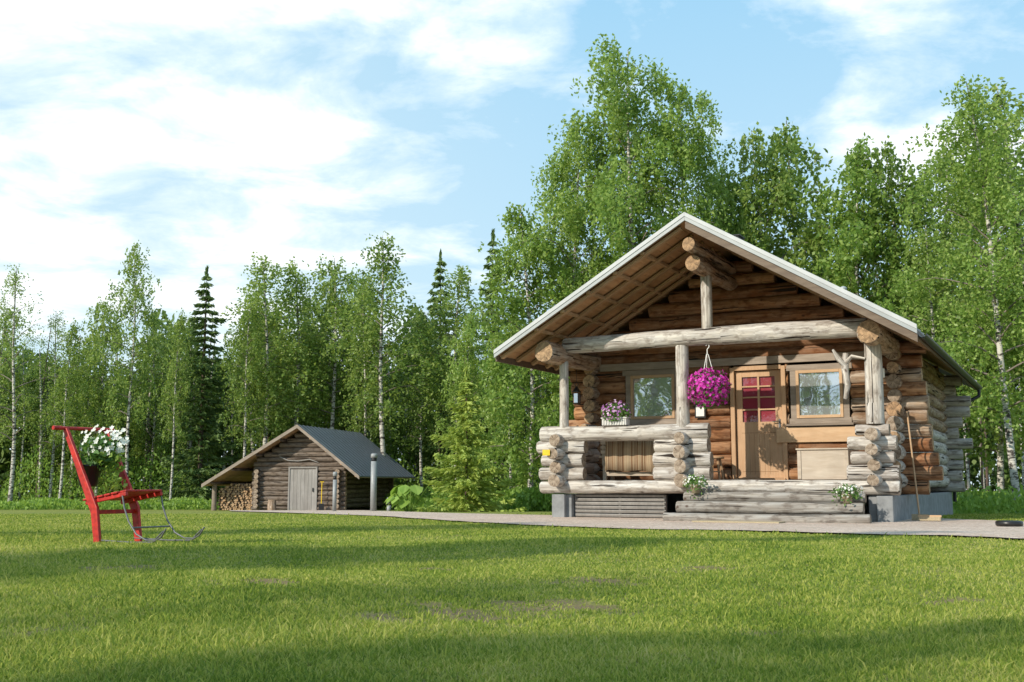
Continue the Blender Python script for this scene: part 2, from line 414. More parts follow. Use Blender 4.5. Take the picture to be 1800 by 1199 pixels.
# grass blades
def grass():
    nb=600000
    u=rng.random(nb); y=2.3*np.exp(u*np.log(26/2.3)); x=(rng.random(nb)*2-1)*(y*.50+.4)
    cl=np.sin(x*5.1+np.sin(y*3.3)*2)*np.sin(y*4.7+np.sin(x*2.9)*2)
    c2=np.sin(x*1.1+np.sin(y*.9)*1.5)*np.sin(y*1.3+np.sin(x*.7)*2+1)
    c3=np.sin(x*9.3+np.sin(y*6.1)*2.2)*np.sin(y*8.2+np.sin(x*4.9)*2)
    br=bare(x,y)
    p=(.80+.08*cl+.14*c3)*(1-.93*br)
    keep=(rng.random(nb)<p)&~inside(x,y)
    x=x[keep];y=y[keep];cl=cl[keep];c2=c2[keep];br=br[keep]; n=len(x)
    z=H(x,y); hgt=(.008+.017*rng.random(n)**1.6)*(1+.08*cl+.22*c2)*(1-.4*br)*(1+1.3*(rng.random(n)<.03)); w=(.0009+.00050*y)*(.7+.6*rng.random(n))
    an=rng.random(n)*6.28; lean=(.2+rng.random(n)*1.2)*hgt; la=rng.random(n)*6.28
    dx=np.cos(an)*w; dy=np.sin(an)*w
    A=np.stack([x-dx,y-dy,z-.005],1);B=np.stack([x+dx,y+dy,z-.005],1)
    Mx=x+np.cos(la)*lean*.35; My=y+np.sin(la)*lean*.35
    C=np.stack([Mx+dx*.7,My+dy*.7,z+hgt*.6],1);D=np.stack([Mx-dx*.7,My-dy*.7,z+hgt*.6],1)
    E=np.stack([x+np.cos(la)*lean,y+np.sin(la)*lean,z+hgt],1)
    V=np.stack([A,B,C,D,E],1).reshape(-1,3); b=np.arange(n)*5
    F=np.concatenate([np.stack([b,b+1,b+2],1),np.stack([b,b+2,b+3],1),np.stack([b+3,b+2,b+4],1)])
    t=rng.random(n); t=np.concatenate([t,t,t])
    o=link('grass',np_mesh('grass',V,F,t,[M['blade']],False)); o['kind']='stuff'; o['label']='short sunlit lawn grass covering the ground'
grass()

# ------------------------------------------------------------------ foliage helpers
def quads(C,L,Wd,tint=None,dirs=None,flat=0):
    n=len(C); a=rng.normal(size=(n,3)) if dirs is None else dirs+rng.normal(size=(n,3))*.25
    a/=np.linalg.norm(a,axis=1,keepdims=True)
    r=rng.normal(size=(n,3))
    b=np.cross(a,r); b/=np.linalg.norm(b,axis=1,keepdims=True)+1e-9
    L=np.broadcast_to(L,(n,))[:,None]; Wd=np.broadcast_to(Wd,(n,))[:,None]
    V=np.stack([C-a*L,C+b*Wd,C+a*L,C-b*Wd],1).reshape(-1,3)
    F=np.arange(n*4).reshape(-1,4)
    return V,F
def flower_mesh(name,C,Nrm,R,mat,petals=5):
    n=len(C); k=petals*2; Nrm=Nrm/np.linalg.norm(Nrm,axis=1,keepdims=True)
    r=rng.normal(size=(n,3)); a=np.cross(Nrm,r); a/=np.linalg.norm(a,axis=1,keepdims=True); b=np.cross(Nrm,a)
    R=np.broadcast_to(R,(n,)); vs=[C-Nrm*(R*.25)[:,None]]
    for i in range(k):
        an=2*math.pi*i/k; rr=R*(1.0 if i%2==0 else .62)
        vs.append(C+(a*math.cos(an)+b*math.sin(an))*rr[:,None]+Nrm*(R*.12*(1 if i%2==0 else -.3))[:,None])
    V=np.stack(vs,1).reshape(-1,3); F=[]
    base=np.arange(n)*(k+1)
    for i in range(k): F.append(np.stack([base,base+1+i,base+1+(i+1)%k],1))
    t=rng.random(n); F=np.concatenate(F); t=np.tile(t,k)
    return np_mesh(name,V,F,t,[M[mat]])

def birch_meshes(Ht,Wd,cb,seed,nl=30,dens=1.0,leaf=.075,droop=1.0,mat='birch',r0=None,lean=.3,ten=5,pw=.75,top=.93):
    global rng
    old=rng; rng=np.random.default_rng(seed); random.seed(seed)
    r0=r0 or Ht*.0082; mb=MB()
    la=rng.random()*6.28; pts=[];rad=[]
    for i in range(15):
        q=i/14; pts.append((lean*math.cos(la)*q**1.6+.08*math.sin(q*7+seed),lean*math.sin(la)*q**1.6+.08*math.cos(q*6+seed),Ht*.97*q)); rad.append(r0*(1-q)**.8+.012 if q>0 else r0*1.25)
    mb.tube(pts,rad,9,0,.5,None,True,.03)
    P=np.array(pts); cen=[];
    for i in range(nl):
        q=(i+.5)/nl; zq=cb+(1-cb)*q**1.0*.97; z=zq*Ht*.97
        base=np.array([np.interp(z,P[:,2],P[:,0]),np.interp(z,P[:,2],P[:,1]),z])
        prof=(math.sin(min(1,(q*top+.12))*math.pi))**pw
        Ln=Wd*.5*prof*rng.uniform(.45,1.3)+.25
        az=i*2.4+rng.uniform(-.5,.5); el=math.radians(rng.uniform(25,55)+20*q)
        d=np.array([math.cos(az),math.sin(az),0]); kk=7; lp=[]
        for s in range(kk):
            f=s/(kk-1)
            p=base+d*Ln*f*math.cos(el)*1.25+np.array([0,0,1])*(Ln*(math.sin(el)*f-.42*droop*f*f))+rng.normal(0,.04,3)*f*Ln*.5
            lp.append(p)
        rb=np.interp(z,P[:,2],rad)*.42
        mb.tube([tuple(p) for p in lp],[max(.006,rb*(1-s/kk)) for s in range(kk)],5,1,.5)
        lp=np.array(lp); ncl=max(4,int(Ln*4.2*dens)+2)
        for c in range(ncl):
            f=.22+.78*rng.random()**.7; p=np.array([np.interp(f,np.linspace(0,1,kk),lp[:,a]) for a in range(3)])
            p=p+rng.normal(0,.16,3)*(Ln*.35+.4)
            nt_=max(2,int(ten*rng.uniform(.6,1.4)))
            for k in range(nt_):
                tl=rng.uniform(.25,.75)*droop*(.6+.5*prof); m_=int(7+tl*9)
                s=np.sort(rng.random(m_)); off=rng.normal(0,.10,2); a2=rng.uniform(-.25,.25,2)
                q0=p+np.array([off[0]*2,off[1]*2,rng.normal(0,.12)])
                C=q0+np.stack([a2[0]*s+d[0]*s*.2,a2[1]*s+d[1]*s*.2,-s*tl+.12*(1-s)],1)+rng.normal(0,.055,(m_,3))
                cen.append(C)
    C=np.concatenate(cen); n=len(C)
    V,F=quads(C,leaf*rng.uniform(.7,1.2,n),leaf*.62*rng.uniform(.7,1.2,n))
    t=rng.random(n)
    tm=mb_mesh(mb,'trunk',['bark','twig']); cm=np_mesh('crown',V,F,t,[M[mat]])
    rng=old; return tm,cm,n
def mb_mesh(mb,name,mats):
    o=mb.obj(name,mats); me=o.data; bpy.data.objects.remove(o); return me
def spruce_meshes(Ht,Wd,cb,seed,mat='spruce',lv=None,dn=30,nsz=1.0):
    global rng
    old=rng; rng=np.random.default_rng(seed); random.seed(seed)
    mb=MB(); mb.tube([(0,0,0),(.02,.0,Ht*.5),(0,.02,Ht*.99)],[Ht*.012,Ht*.008,.01],8,0,.5)
    cen=[];dirs=[]
    lv=lv or int(Ht*2.8)
    for i in range(lv):
        q=i/lv; z=Ht*(cb+(1-cb)*q*.985); R=Wd*.5*(1-q)**.8+.08; nb=int(7+4*rng.random())
        R*=rng.uniform(.65,1.2)
        for k in range(nb):
            az=rng.random()*6.28; Ln=R*rng.uniform(.45,1.25); d=np.array([math.cos(az),math.sin(az),0])
            perp=np.array([-d[1],d[0],0]); m_=max(5,int(Ln*dn))
            f=rng.random(m_)**.6; sp=(1-f)*.38*Ln*rng.uniform(-1,1,m_)
            zz=.18*Ln*f-.55*Ln*f*(1-.35*f)+.1*Ln*(f**3)
            C=np.array([0,0,z])+d*(f*Ln)[:,None]+perp*sp[:,None]; C[:,2]+=zz-abs(rng.normal(0,.08,m_))
            cen.append(C); dirs.append(np.tile(d*.9+np.array([0,0,-.35]),(m_,1))+perp*(np.sign(sp)*.6)[:,None])
    top=np.stack([rng.normal(0,.03,40),rng.normal(0,.03,40),Ht*rng.uniform(.95,1.0,40)],1); cen.append(top); dirs.append(np.tile([0,0,1.],(40,1)))
    C=np.concatenate(cen);D=np.concatenate(dirs); n=len(C); s=rng.uniform(.8,1.3,n)*(.10+.006*Ht)*nsz
    V,F=quads(C,s,s*.30,dirs=D); t=rng.random(n)
    tm=mb_mesh(mb,'trunk',['barks']); cm=np_mesh('crown',V,F,t,[M[mat]]); rng=old; return tm,cm,n
def tree(kind,var,x,y,ht,wscale,label,group='trees along the forest edge',rz=None):
    tm,cm,baseh=var
    e=bpy.data.objects.new(kind,None); COL.objects.link(e)
    e.location=(x,y,h1(x,y)-.05); s=ht/baseh; e.scale=(s*wscale,s*wscale,s); e.rotation_euler=(0,0,random.random()*6.28 if rz is None else rz)
    e['label']=label; e['category']='tree'; e['group']=group
    for nm,me in (('trunk',tm),('crown',cm)):
        o=bpy.data.objects.new(nm,me); COL.objects.link(o); o.parent=e
    return e
def V3(f,ht,*a,**k):
    t,c,n=f(ht,*a,**k); return (t,c,ht)
slim=[V3(birch_meshes,11,2.8,.34,s,nl=30,dens=.75,leaf=.072,ten=4) for s in (11,12,13)]
full=[V3(birch_meshes,11,4.2,.14,s,nl=40,dens=.82,leaf=.082,ten=4,mat='birch') for s in (21,22,23)]
brite=[V3(birch_meshes,11,4.4,.10,s,nl=38,dens=.85,leaf=.080,ten=5,mat='birchy') for s in (31,32)]
sparse=[V3(birch_meshes,11,3.6,.26,s,nl=30,dens=.42,leaf=.05,ten=3) for s in (41,)]
big=[V3(birch_meshes,16,7.0,.10,s,nl=56,dens=.8,leaf=.075,ten=5,droop=1.6,mat='birchy',pw=.6,top=.83) for s in (51,52)]
rightb=[V3(birch_meshes,12,4.6,.20,s,nl=50,dens=.95,leaf=.060,ten=5,droop=.9,mat='birchy',r0=.095,lean=.9) for s in (61,)]
spr=[V3(spruce_meshes,12,5.0,.06,s) for s in (71,72)]
yspr=[V3(spruce_meshes,4.8,3.0,.04,81,mat='sprucey',lv=22,dn=60,nsz=.85)]
random.seed(5)
LB='slender white-barked birch with airy green leaves by the forest edge'
LF='leafy green birch standing at the forest edge'
LS='dark green spruce rising between birches'
T=[ ('birch_tree',sparse[0],-22.4,50,11.4,1.0,'thin sparse birch with bare twigs at the lawn edge'),
 ('birch_tree',sparse[0],-21.0,51,9.4,.9,'thin sparse birch with bare twigs at the lawn edge'),
 ('birch_tree',slim[0],-24.6,53,10.0,1.1,LB),('birch_tree',full[2],-26.5,54,9.0,1.1,LF),('birch_tree',full[1],-23.2,55,8.0,1.1,LF),
 ('birch_tree',full[0],-20.6,54,8.6,1.1,LF),('birch_tree',full[1],-18.9,51,9.9,.85,LF),
 ('birch_tree',slim[1],-16.5,48,11.9,.75,'tall slender birch with a bare white trunk'),
 ('birch_tree',full[2],-17.4,54,10.0,.85,LF),('birch_tree',full[0],-15.6,54,9.6,.85,LF),
 ('spruce_tree',spr[0],-13.7,49.0,10.8,.95,'full green spruce standing between birches near the shed'),('birch_tree',slim[2],-14.5,47.5,8.8,.7,LB),
 ('birch_tree',slim[0],-12.0,52,10.6,1.1,LB),('birch_tree',slim[1],-10.8,49,11.6,1.1,LB),('birch_tree',full[2],-12.4,55,10.2,.9,LF),
 ('birch_tree',slim[2],-9.6,50,11.6,1.15,LB),('birch_tree',full[1],-8.7,53,11.4,.85,LF),('birch_tree',slim[0],-8.0,50,11.8,1.1,LB),
 ('birch_tree',full[2],-10.3,54,10.8,.85,LF),
 ('birch_tree',full[0],-7.0,52,11.4,.85,LF),('birch_tree',slim[2],-5.4,47,12.0,1.15,'bright green birch standing tall beside the shed'),
 ('birch_tree',slim[1],-6.4,48.5,10.2,.9,LB),('birch_tree',slim[0],-11.6,48,9.2,.9,LB),('birch_tree',slim[2],-19.8,49,8.6,.9,LB),
 ('birch_tree',slim[1],-4.0,49,9.0,.9,LB),
 ('birch_tree',full[2],-4.5,53,9.8,.85,LF),('spruce_tree',spr[1],-3.4,52,12.2,.78,LS),
 ('birch_tree',slim[1],-2.5,48,11.0,1.1,LB),('spruce_tree',spr[0],-.9,52,13.2,.78,LS),
 ('spruce_tree',yspr[0],-1.45,35.5,4.6,1.0,'young bright green spruce on the lawn edge'),
 ('birch_tree',brite[1],-1.9,46,8.6,.8,LF),
 ('birch_tree',brite[0],-.1,43,7.8,.9,'low bright green birch with leaves to the ground'),
 ('birch_tree',brite[1],.7,38.5,11.2,1.0,'bright sunlit birch with drooping branches beside the cabin'),
 ('birch_tree',big[0],2.2,39,14.2,.85,'tall drooping birch behind the log cabin'),
 ('birch_tree',big[1],4.1,38.5,17.2,.98,'tallest birch with drooping sunlit crown behind the cabin'),
 ('birch_tree',big[0],6.3,39.5,15.8,.88,'tall drooping birch behind the log cabin'),
 ('birch_tree',brite[0],7.8,41,13.4,.9,LF),
 ('birch_tree',full[1],9.2,40,14.6,.9,LF),('birch_tree',full[2],10.9,41,15.4,.9,LF),
 ('birch_tree',brite[1],12.0,38,13.6,.9,LF),('birch_tree',full[1],13.4,38,13.4,.9,LF),
 ('birch_tree',full[2],14.9,38,13.4,.9,LF),('birch_tree',full[0],16.6,38,13.8,.9,LF),
 ('birch_tree',rightb[0],13.3,29.5,12.1,1.0,'near birch with leaning white trunk and sunlit leaves'),
 ('birch_tree',slim[1],14.6,31,12.8,1.2,LB),
 ('birch_tree',slim[0],12.6,33,9.0,1.0,LB),
 ('birch_tree',full[1],18.4,37,13.5,1.0,LF),
 ('spruce_tree',spr[1],8.6,46,12.0,.85,LS),('spruce_tree',spr[0],12.7,45,12.5,.85,LS),
]
for a in T: tree(*a)
for a in [('birch_tree',slim[0],-12.5,-.6,9.5,1.1,LF),('birch_tree',full[1],-9.8,-4.5,8.4,.9,LF),('birch_tree',sparse[0],-15.5,-2.6,10,1.1,LF),
          ('birch_tree',full[0],-7.9,3.0,9.4,.7,LF),('birch_tree',slim[1],-11.6,6.8,8.6,1.2,LF),('birch_tree',slim[2],-9.6,8.7,7.2,1.2,LF),
          ('birch_tree',slim[2],-7,-8.5,9.5,1.0,LF),('birch_tree',slim[0],-2,-10,8.5,1.0,LF),('birch_tree',sparse[0],-12,-3.4,9.0,1.2,LF)]:
    tree(*a,group='trees standing around the lawn')

def forest():
    n=110000
    x=rng.uniform(-34,42,n); y=rng.uniform(57,64,n)
    top=8.4+1.3*np.sin(x*.9)+.9*np.sin(x*2.3+1)+np.where(x>3,3.0,0)+np.where(x<-19,-1.6,0)
    z=-.7+rng.random(n)**.85*top
    k=np.sin(x*2.1+z*.9)*np.sin(z*1.7+x*.7)+rng.normal(0,.6,n)>-.8
    C=np.stack([x,y,z],1)[k]; n=len(C)
    V,F=quads(C,rng.uniform(.14,.28,n),rng.uniform(.10,.20,n))
    o=link('forest',np_mesh('forest',V,F,rng.random(n),[M['wood']])); o['kind']='stuff'; o['label']='dense dark forest mass beyond the nearer trees'
    mb=MB()
    for i in range(150):
        xx=random.uniform(-34,40); yy=random.uniform(53,58); r=random.uniform(.05,.10); hh=random.uniform(6,9)
        mb.tube([(xx,yy,-.8),(xx+random.uniform(-.2,.2),yy,hh*.5),(xx+random.uniform(-.4,.4),yy,hh)],[r,r*.8,r*.3],6,0 if random.random()<.5 else 1,.5)
    o=mb.obj('forest_trunks',['bark','barks']); o['kind']='stuff'; o['label']='distant thin tree trunks inside the dark forest'
forest()
def under():
    parts=[]
    def patch(x0,x1,y0,y1,n,zt):
        x=rng.uniform(x0,x1,n); y=rng.uniform(y0,y1,n); t=zt*(.55+.45*np.sin(x*1.7+y)*np.sin(x*.6+2+y*.5))+.12
        k=~inside(x,y); x=x[k];y=y[k];t=t[k]
        parts.append(np.stack([x,y,H(x,y)+rng.random(len(x))*t],1))
    patch(-32,-11.8,45,52,26000,.35); patch(-12,4,46,50,14000,.9); patch(-2,2.5,37,42,12000,.8)
    patch(9.5,20,27,36,14000,.6); patch(-4.2,-1,40,44,5000,.6); patch(2,10,33,40,6000,1.5)
    patch(-32,10,50,56,32000,2.8)
    C=np.concatenate(parts); n=len(C)
    D=np.tile([0,0,1.],(n,1))+rng.normal(0,.5,(n,3))
    V,F=quads(C,rng.uniform(.05,.11,n),rng.uniform(.025,.06,n),dirs=D)
    o=link('undergrowth',np_mesh('undergrowth',V,F,rng.random(n),[M['under_g']])); o['kind']='stuff'; o['label']='tall grass and shrubs along the forest edge'
under()

# ------------------------------------------------------------------ CABIN
TH=math.radians(27)
cabin=empty('log_cabin',(.75,19.44,0),-TH,'round-log cabin with covered porch, gabled roof and pine door','cabin')
cR=Matrix.Rotation(-TH,3,'Z')
def cw(x,y,z):
    v=cR@Vector((x,y,0)); return (v.x+.75,v.y+19.44,z)
S=.23; R=.120
XL,XR,YF,YB=.10,5.50,1.6,8.3
mb=MB()
mb.box((.17,.16,.12),(.28,.32,.58)); mb.box((5.42,.16,.12),(.34,.32,.58))
mb.box((XR,(YF+YB)/2-.75,.08),(.24,YB-YF+1.9,.66)); mb.box((XL,(YF+YB)/2-.75,.08),(.24,YB-YF+1.9,.66))
mb.box((2.8,YB,.08),(5.6,.24,.66))
mb.obj('foundation',['conc'],cabin,.012)
mb=MB()
for i in range(6): mb.box((1.15,.1,.06+i*.066),(1.62,.03,.045),Matrix.Rotation(.5,3,'X'),0)
mb.box((1.15,.2,.2),(1.66,.02,.44),None,1,.5)
for x in (.34,1.15,1.95): mb.box((x,.14,.2),(.04,.05,.42),None,0)
mb.obj('vent_grille',['greyb','black'],cabin,.004)
openings=[(2.70,3.70,.5,2.68),(.74,1.80,1.62,2.68),(3.74,4.78,1.58,2.64)]
wall=MB()
rows=[.53+i*S for i in range(0,11)]
for iz,z in enumerate(rows):
    prot=random.uniform(.22,.44)
    step=.55-.028*iz
    segs=[(XL-.15-prot,XR+.12+random.uniform(.08,.34)+step*.45)]
    for (a,b_,z0,z1) in openings:
        if z+R*.6>z0 and z-R*.6<z1:
            new=[]
            for s in segs:
                if b_<=s[0] or a>=s[1]: new.append(s)
                else:
                    if a>s[0]: new.append((s[0],a))
                    if b_<s[1]: new.append((b_,s[1]))
            segs=new
    if z<.6: segs=[(XL-.5,XR+.45)]
    for s in segs:
        k=random.random()
        wall.log((s[0],YF,z),(s[1],YF,z),R,0 if random.random()<.85 else 2,1,k)
    wall.log((XL-.4,YB,z),(XR+.3+random.uniform(0,.35),YB,z),R,3,4)
for i,z in enumerate([q+S/2 for q in rows[:-1]]):
    for x in (XL,XR):
        low=z<1.6
        wall.log((x,YF-random.uniform(.28,.40)-(.12 if low else 0)-random.choice((0,0,.1)),z),(x,YB+random.uniform(.3,.5),z),R*random.choice((.92,1,1.04)),3 if low else 2,4 if (random.random()<.4 and x==XR) else 1)
wall.obj('wall',['logb','end','logm','logg','endg'],cabin)
for yy in (YF,YB):
    gab=MB()
    for k in range(0,8):
        z=2.83+S*(k+1)
        hw=(4.70-z)/.594-.05
        if hw<.2: break
        gab.log((2.77-hw,yy,z),(2.77+hw,yy,z),R,0,1)
    gab.obj('gable',['logb','end'],cabin)
mb=MB()
for i in range(13): mb.box((2.78,.12+i*.12,.615),(5.3,.112,.04))
mb.obj('porch_floor',['deck'],cabin)
mb=MB()
mb.log((-.26,0,.53),(5.72,0,.53),.118,0,1,.8)
mb.log((-.24,0,1.45),(2.78,0,1.45),.128,0,1,.9,bend=.02)
for z in (.76,.99,1.22):
    mb.log((-.20-random.uniform(0,.12),0,z),(.50+random.uniform(0,.1),0,z),R,0,1)
    mb.log((1.92-random.uniform(0,.1),0,z),(2.74+random.uniform(0,.08),0,z),R,0,1)
for z,a,b_,r_ in ((.76,4.96,5.72,.12),(.99,5.02,5.66,.105),(1.21,4.98,5.70,.11),(1.41,5.10,5.60,.095)): mb.log((a,0,z),(b_,0,z),r_,0,1)
for z in (.645,.875,1.105,1.335):
    mb.log((.12,-.24-random.uniform(0,.14),z),(.12,1.25,z),R*.95,0,1)
    mb.log((2.36,-.24-random.uniform(0,.12),z),(2.36,.34,z),R*.95,0,1)
    mb.log((5.38,-.20-random.uniform(0,.18),z),(5.38,1.25,z),R*random.uniform(.82,.98),0,1)
mb.obj('railing',['logg','endg'],cabin)
for x,r,z1 in ((.18,.088,2.72),(2.34,.108,2.88),(5.40,.125,2.78)):
    mb=MB(); mb.log((x,0,1.50),(x,0,z1),r,0,1,.85,bend=.01); mb.obj('post',['logg','endg'],cabin)
mb=MB(); mb.log((2.78,0,3.1),(2.78,0,4.02),.095,0,1,.8); mb.obj('king_post',['logg','endg'],cabin)
mb=MB(); mb.log((.2,0,2.99),(5.34,0,3.0),.148,0,1,.95,bend=.03); mb.obj('porch_beam',['logg','endg'],cabin)
for x,y0,z in ((.10,-.66,2.83),(5.42,-.45,2.87)):
    mb=MB(); mb.log((x,y0,z),(x,YB+.6,z),.182,0,1,.7,taper=.0); mb.obj('eave_log',['logm','end'],cabin)
for y0,z,r_ in ((-.86,4.40,.122),(-.66,4.13,.135)):
    mb=MB(); mb.log((2.765,y0,z),(2.765,YB+.6,z),r_,0,1,.3,taper=0); mb.obj('ridge_log',['logm','end'],cabin)
# roof
RX0,RX1,RXP=-.66,6.16,2.755; Y0,Y1=-1.0,9.3
ZP,ZE=4.85,2.83
roof=MB()
ang=math.atan2(ZP-ZE,RXP-RX0)
for sgn,xe in ((-1,RX0),(1,RX1)):
    roof.prism([(RXP,Y0,ZP),(xe,Y0,ZE),(xe,Y0,ZE-.035),(RXP,Y0,ZP-.035)] if sgn<0 else [(RXP,Y0,ZP-.035),(xe,Y0,ZE-.035),(xe,Y0,ZE),(RXP,Y0,ZP)],(0,Y1-Y0,0),0)
for i in range(26):
    y=Y0+.2+i*.4
    for xe in (RX0,RX1): roof.bar((RXP,y,ZP+.008),(xe,y,ZE+.008),.02,.03,0,.5,up=(0,1,0))
roofo=roof.obj('roof',['roofm'],cabin)
mb=MB()
nrow=22
for sgn,xe in ((-1,RX0),(1,RX1)):
    for i in range(nrow):
        a=i/nrow; b2=(i+.965)/nrow
        p=[Vector((RXP+(xe-RXP)*q,Y0+.02,ZP+(ZE-ZP)*q-.037)) for q in (a,b2)]
        q=[p[0],p[1],p[1]-Vector((0,0,.025)),p[0]-Vector((0,0,.025))]
        if sgn>0: q=q[::-1]
        mb.prism([tuple(v) for v in q],(0,Y1-Y0-.04,0),0,random.random())
mb.obj('soffit',['under'],roofo)
for y in (-.84,-.25,.35,.95,1.35):
    for xe in (RX0,RX1):
        mb=MB()
        e=Vector((xe,y,ZE-.12)); p=Vector((RXP,y,ZP-.12)); d=(e-p)
        mb.bar(p+d*.03,p+d*.985,.05,.10,0,None,up=(0,1,0))
        mb.obj('rafter',['raft'],roofo,.004)
for xe in (RX0,RX1):
    for f in (.22,.36,.50,.64,.78):
        mb=MB()
        mb.bar((RXP+(xe-RXP)*f,Y0+.06,ZP+(ZE-ZP)*f-.10),(RXP+(xe-RXP)*f,YF-.05,ZP+(ZE-ZP)*f-.10),.07,.05,0)
        mb.obj('batten',['raft'],roofo,.004)
for sgn,xe in ((-1,RX0),(1,RX1)):
    for (yy,th,off,wd,mt) in ((Y0-.015,.028,-.022,.06,'fasciab'),(Y0-.004,.026,-.085,.065,'fascia'),(Y0+.022,.026,-.17,.13,'brownb' if sgn>0 else None),(Y1+.02,.03,-.07,.2,'fascia')):
        if mt is None: continue
        mb=MB()
        xx=xe+sgn*.02
        a=Vector((RXP,yy,ZP+off+.03)); b2=Vector((xx,yy,ZE+off+.03-.012))
        h=wd/2/math.cos(ang)
        pts=[(a.x,yy,a.z+h),(b2.x,yy,b2.z+h),(b2.x,yy,b2.z-h),(a.x,yy,a.z-h)]
        if sgn>0: pts=pts[::-1]
        mb.prism(pts,(0,th,0),0,.5)
        mb.obj('fascia',[mt],roofo,.003)
    mb=MB(); mb.box((xe,(Y0+Y1)/2,ZE-.10),(.03,Y1-Y0-.1,.12),None,0); mb.obj('eave_board',['brownb'],roofo)
mb=MB()
gx=RX1+.07
prof=[(gx+.06*math.cos(a),gx,ZE-.09+.06*math.sin(a)) for a in np.linspace(math.pi,2*math.pi,9)]
pp=[(p[0],Y0+.15,p[2]) for p in prof]+[(p[0]*1.0+(-.006 if p[0]>gx else .006),Y0+.15,p[2]+.008) for p in prof[::-1]]
mb.prism(pp,(0,Y1-Y0-.1,0),0)
mb.tube([(gx,Y1-.25,ZE-.16),(gx,Y1-.25,ZE-.3),(gx-.2,Y1-.35,ZE-.42),(XR+.2,YB+.3,ZE-.62),(XR+.16,YB+.3,ZE-.8),(XR+.16,YB+.3,.2)],.04,10,0)
mb.obj('gutter',['black'],roofo)
mb=MB(); mb.box((2.62,2.3,4.85),(.30,.30,.58)); mb.box((2.62,2.3,5.15),(.36,.36,.03)); mb.obj('chimney',['blackp'],roofo,.01)
mb=MB(); mb.lathe([(.04,0),(.04,.25),(.06,.26),(.06,.31),(.02,.33)],(4.6,2.2,3.72),14); mb.obj('roof_vent',['fascia'],roofo)
# door
door=MB()
door.box((3.215,YF-.06,1.12),(.80,.05,.86),None,0,.3)
for x in (2.87,3.56): door.box((x,YF-.0602,1.98),(.11,.05,1.14),None,0,.3)
door.box((3.215,YF-.0598,2.50),(.58,.05,.10),None,0,.3); door.box((3.215,YF-.0598,1.60),(.58,.05,.12),None,0,.3)
for i in range(1,6): door.box((2.95+i*.088,YF-.0862,1.1),(.005,.003,.70),None,1,.3)
for z in (.80,1.47): door.box((3.215,YF-.0862,z),(.62,.003,.008),None,1,.3)
door.box((3.215,YF-.065,2.05),(.035,.035,.8),None,0,.3)
for z in (1.875,2.09,2.28): door.box((3.215,YF-.066,z),(.58,.03,.026),None,0,.3)
do=door.obj('door',['pine','pined'],cabin,.003)
mb=MB()
for x in (2.765,3.665): mb.box((x,YF-.075,1.63),(.075,.14,1.98),None,0,.4)
mb.box((3.215,YF-.075,2.60),(.83,.14,.075),None,0,.4); mb.box((3.215,YF-.10,.66),(.9,.18,.05),None,0,.9)
mb.obj('frame',['pine'],do,.005)
mb=MB(); mb.box((3.215,YF-.045,2.05),(.60,.008,.9)); mb.obj('pane',['glassr'],do)
mb=MB(); mb.box((3.57,YF-.092,1.62),(.035,.012,.16)); mb.tube([(3.57,YF-.09,1.66),(3.57,YF-.14,1.66),(3.46,YF-.145,1.66)],.009,8); mb.obj('handle',['steel'],do)
def window(x0,x1,z0,z1):
    w=empty('window',(0,0,0)); w.parent=cabin
    mb=MB(); y=YF-.11
    cx=(x0+x1)/2; cz=(z0+z1)/2; W_=x1-x0; H_=z1-z0
    mb.box((cx,y,z1-.05),(W_+.12,.04,.10)); mb.box((cx,y,z0+.05),(W_+.06,.04,.10))
    for x in (x0+.05,x1-.05): mb.box((x,y,cz),(.10,.038,H_-.2))
    mb.obj('trim',['trim'],w,.004)
    mb=MB()
    for x in (x0+.125,x1-.125): mb.box((x,y-.01,cz),(.05,.05,H_-.2))
    for z in (z0+.125,z1-.125): mb.box((cx,y-.011,z),(W_-.3,.05,.05))
    mb.obj('frame',['pineh'],w,.004)
    mb=MB(); mb.box((cx,y+.01,cz),(W_-.28,.01,H_-.28)); mb.obj('pane',['glass'],w)
    mb=MB(); mb.box((cx,y-.05,z0-.01),(W_+.14,.12,.03),Matrix.Rotation(.15,3,'X')); mb.obj('sill',['trim'],w,.003)
    return w
window(.76,1.80,1.66,2.66); window(3.78,4.76,1.60,2.62)
mb=MB(); mb.box((2.75,YF-.12,2.73),(5.0,.05,.13)); mb.obj('lintel_board',['trim'],cabin,.004)
mb=MB(); mb.box((4.25,YF-.14,1.42),(1.45,.05,.26),None,0,.1); mb.obj('wall_plank',['pineh'],cabin,.005)
mb=MB(); mb.box((5.35,YF-.5,2.38),(.10,.05,.15)); mb.obj('meter_box',['white'],cabin,.005)
for (x0,x1,y,z,r) in ((2.30,5.42,-.92,.07,.085),(2.42,5.28,-.62,.225,.09),(2.44,5.26,-.30,.38,.09)):
    mb=MB(); mb.log((x0,y,z),(x1,y,z),r,0,1,.35,bend=.012,taper=.15); mb.log((x0+.06,y+.15,z-.02),(x1-.05,y+.15,z-.02),r*.9,0,1,.45,bend=.01)
    mb.obj('step',['logst','endg'],cabin)
for x in (2.6,3.85,5.1):
    mb=MB(); mb.box((x,-.35,.10),(.15,.6,.2)); mb.obj('step_support',['deck'],cabin)
mb=MB()
mb.tube([(5.0,-.02,2.60),(4.98,-.05,2.35),(5.02,-.08,2.10),(4.97,-.03,1.9)],[.05,.065,.05,.03],8,0,.9,None,True,.15)
mb.tube([(5.0,-.05,2.40),(4.9,-.12,2.52),(4.83,-.16,2.66)],[.045,.05,.02],8,0,.8,None,True,.15)
mb.tube([(5.0,-.05,2.45),(5.1,-.1,2.55),(5.3,-.1,2.5)],[.05,.03,.02],8,0,.8,None,True,.15)
o=mb.obj('driftwood_branch',['logg']); o.location=cabin.location; o.rotation_euler=cabin.rotation_euler; tag(o,'grey gnarled driftwood branch fixed at the porch','decoration')

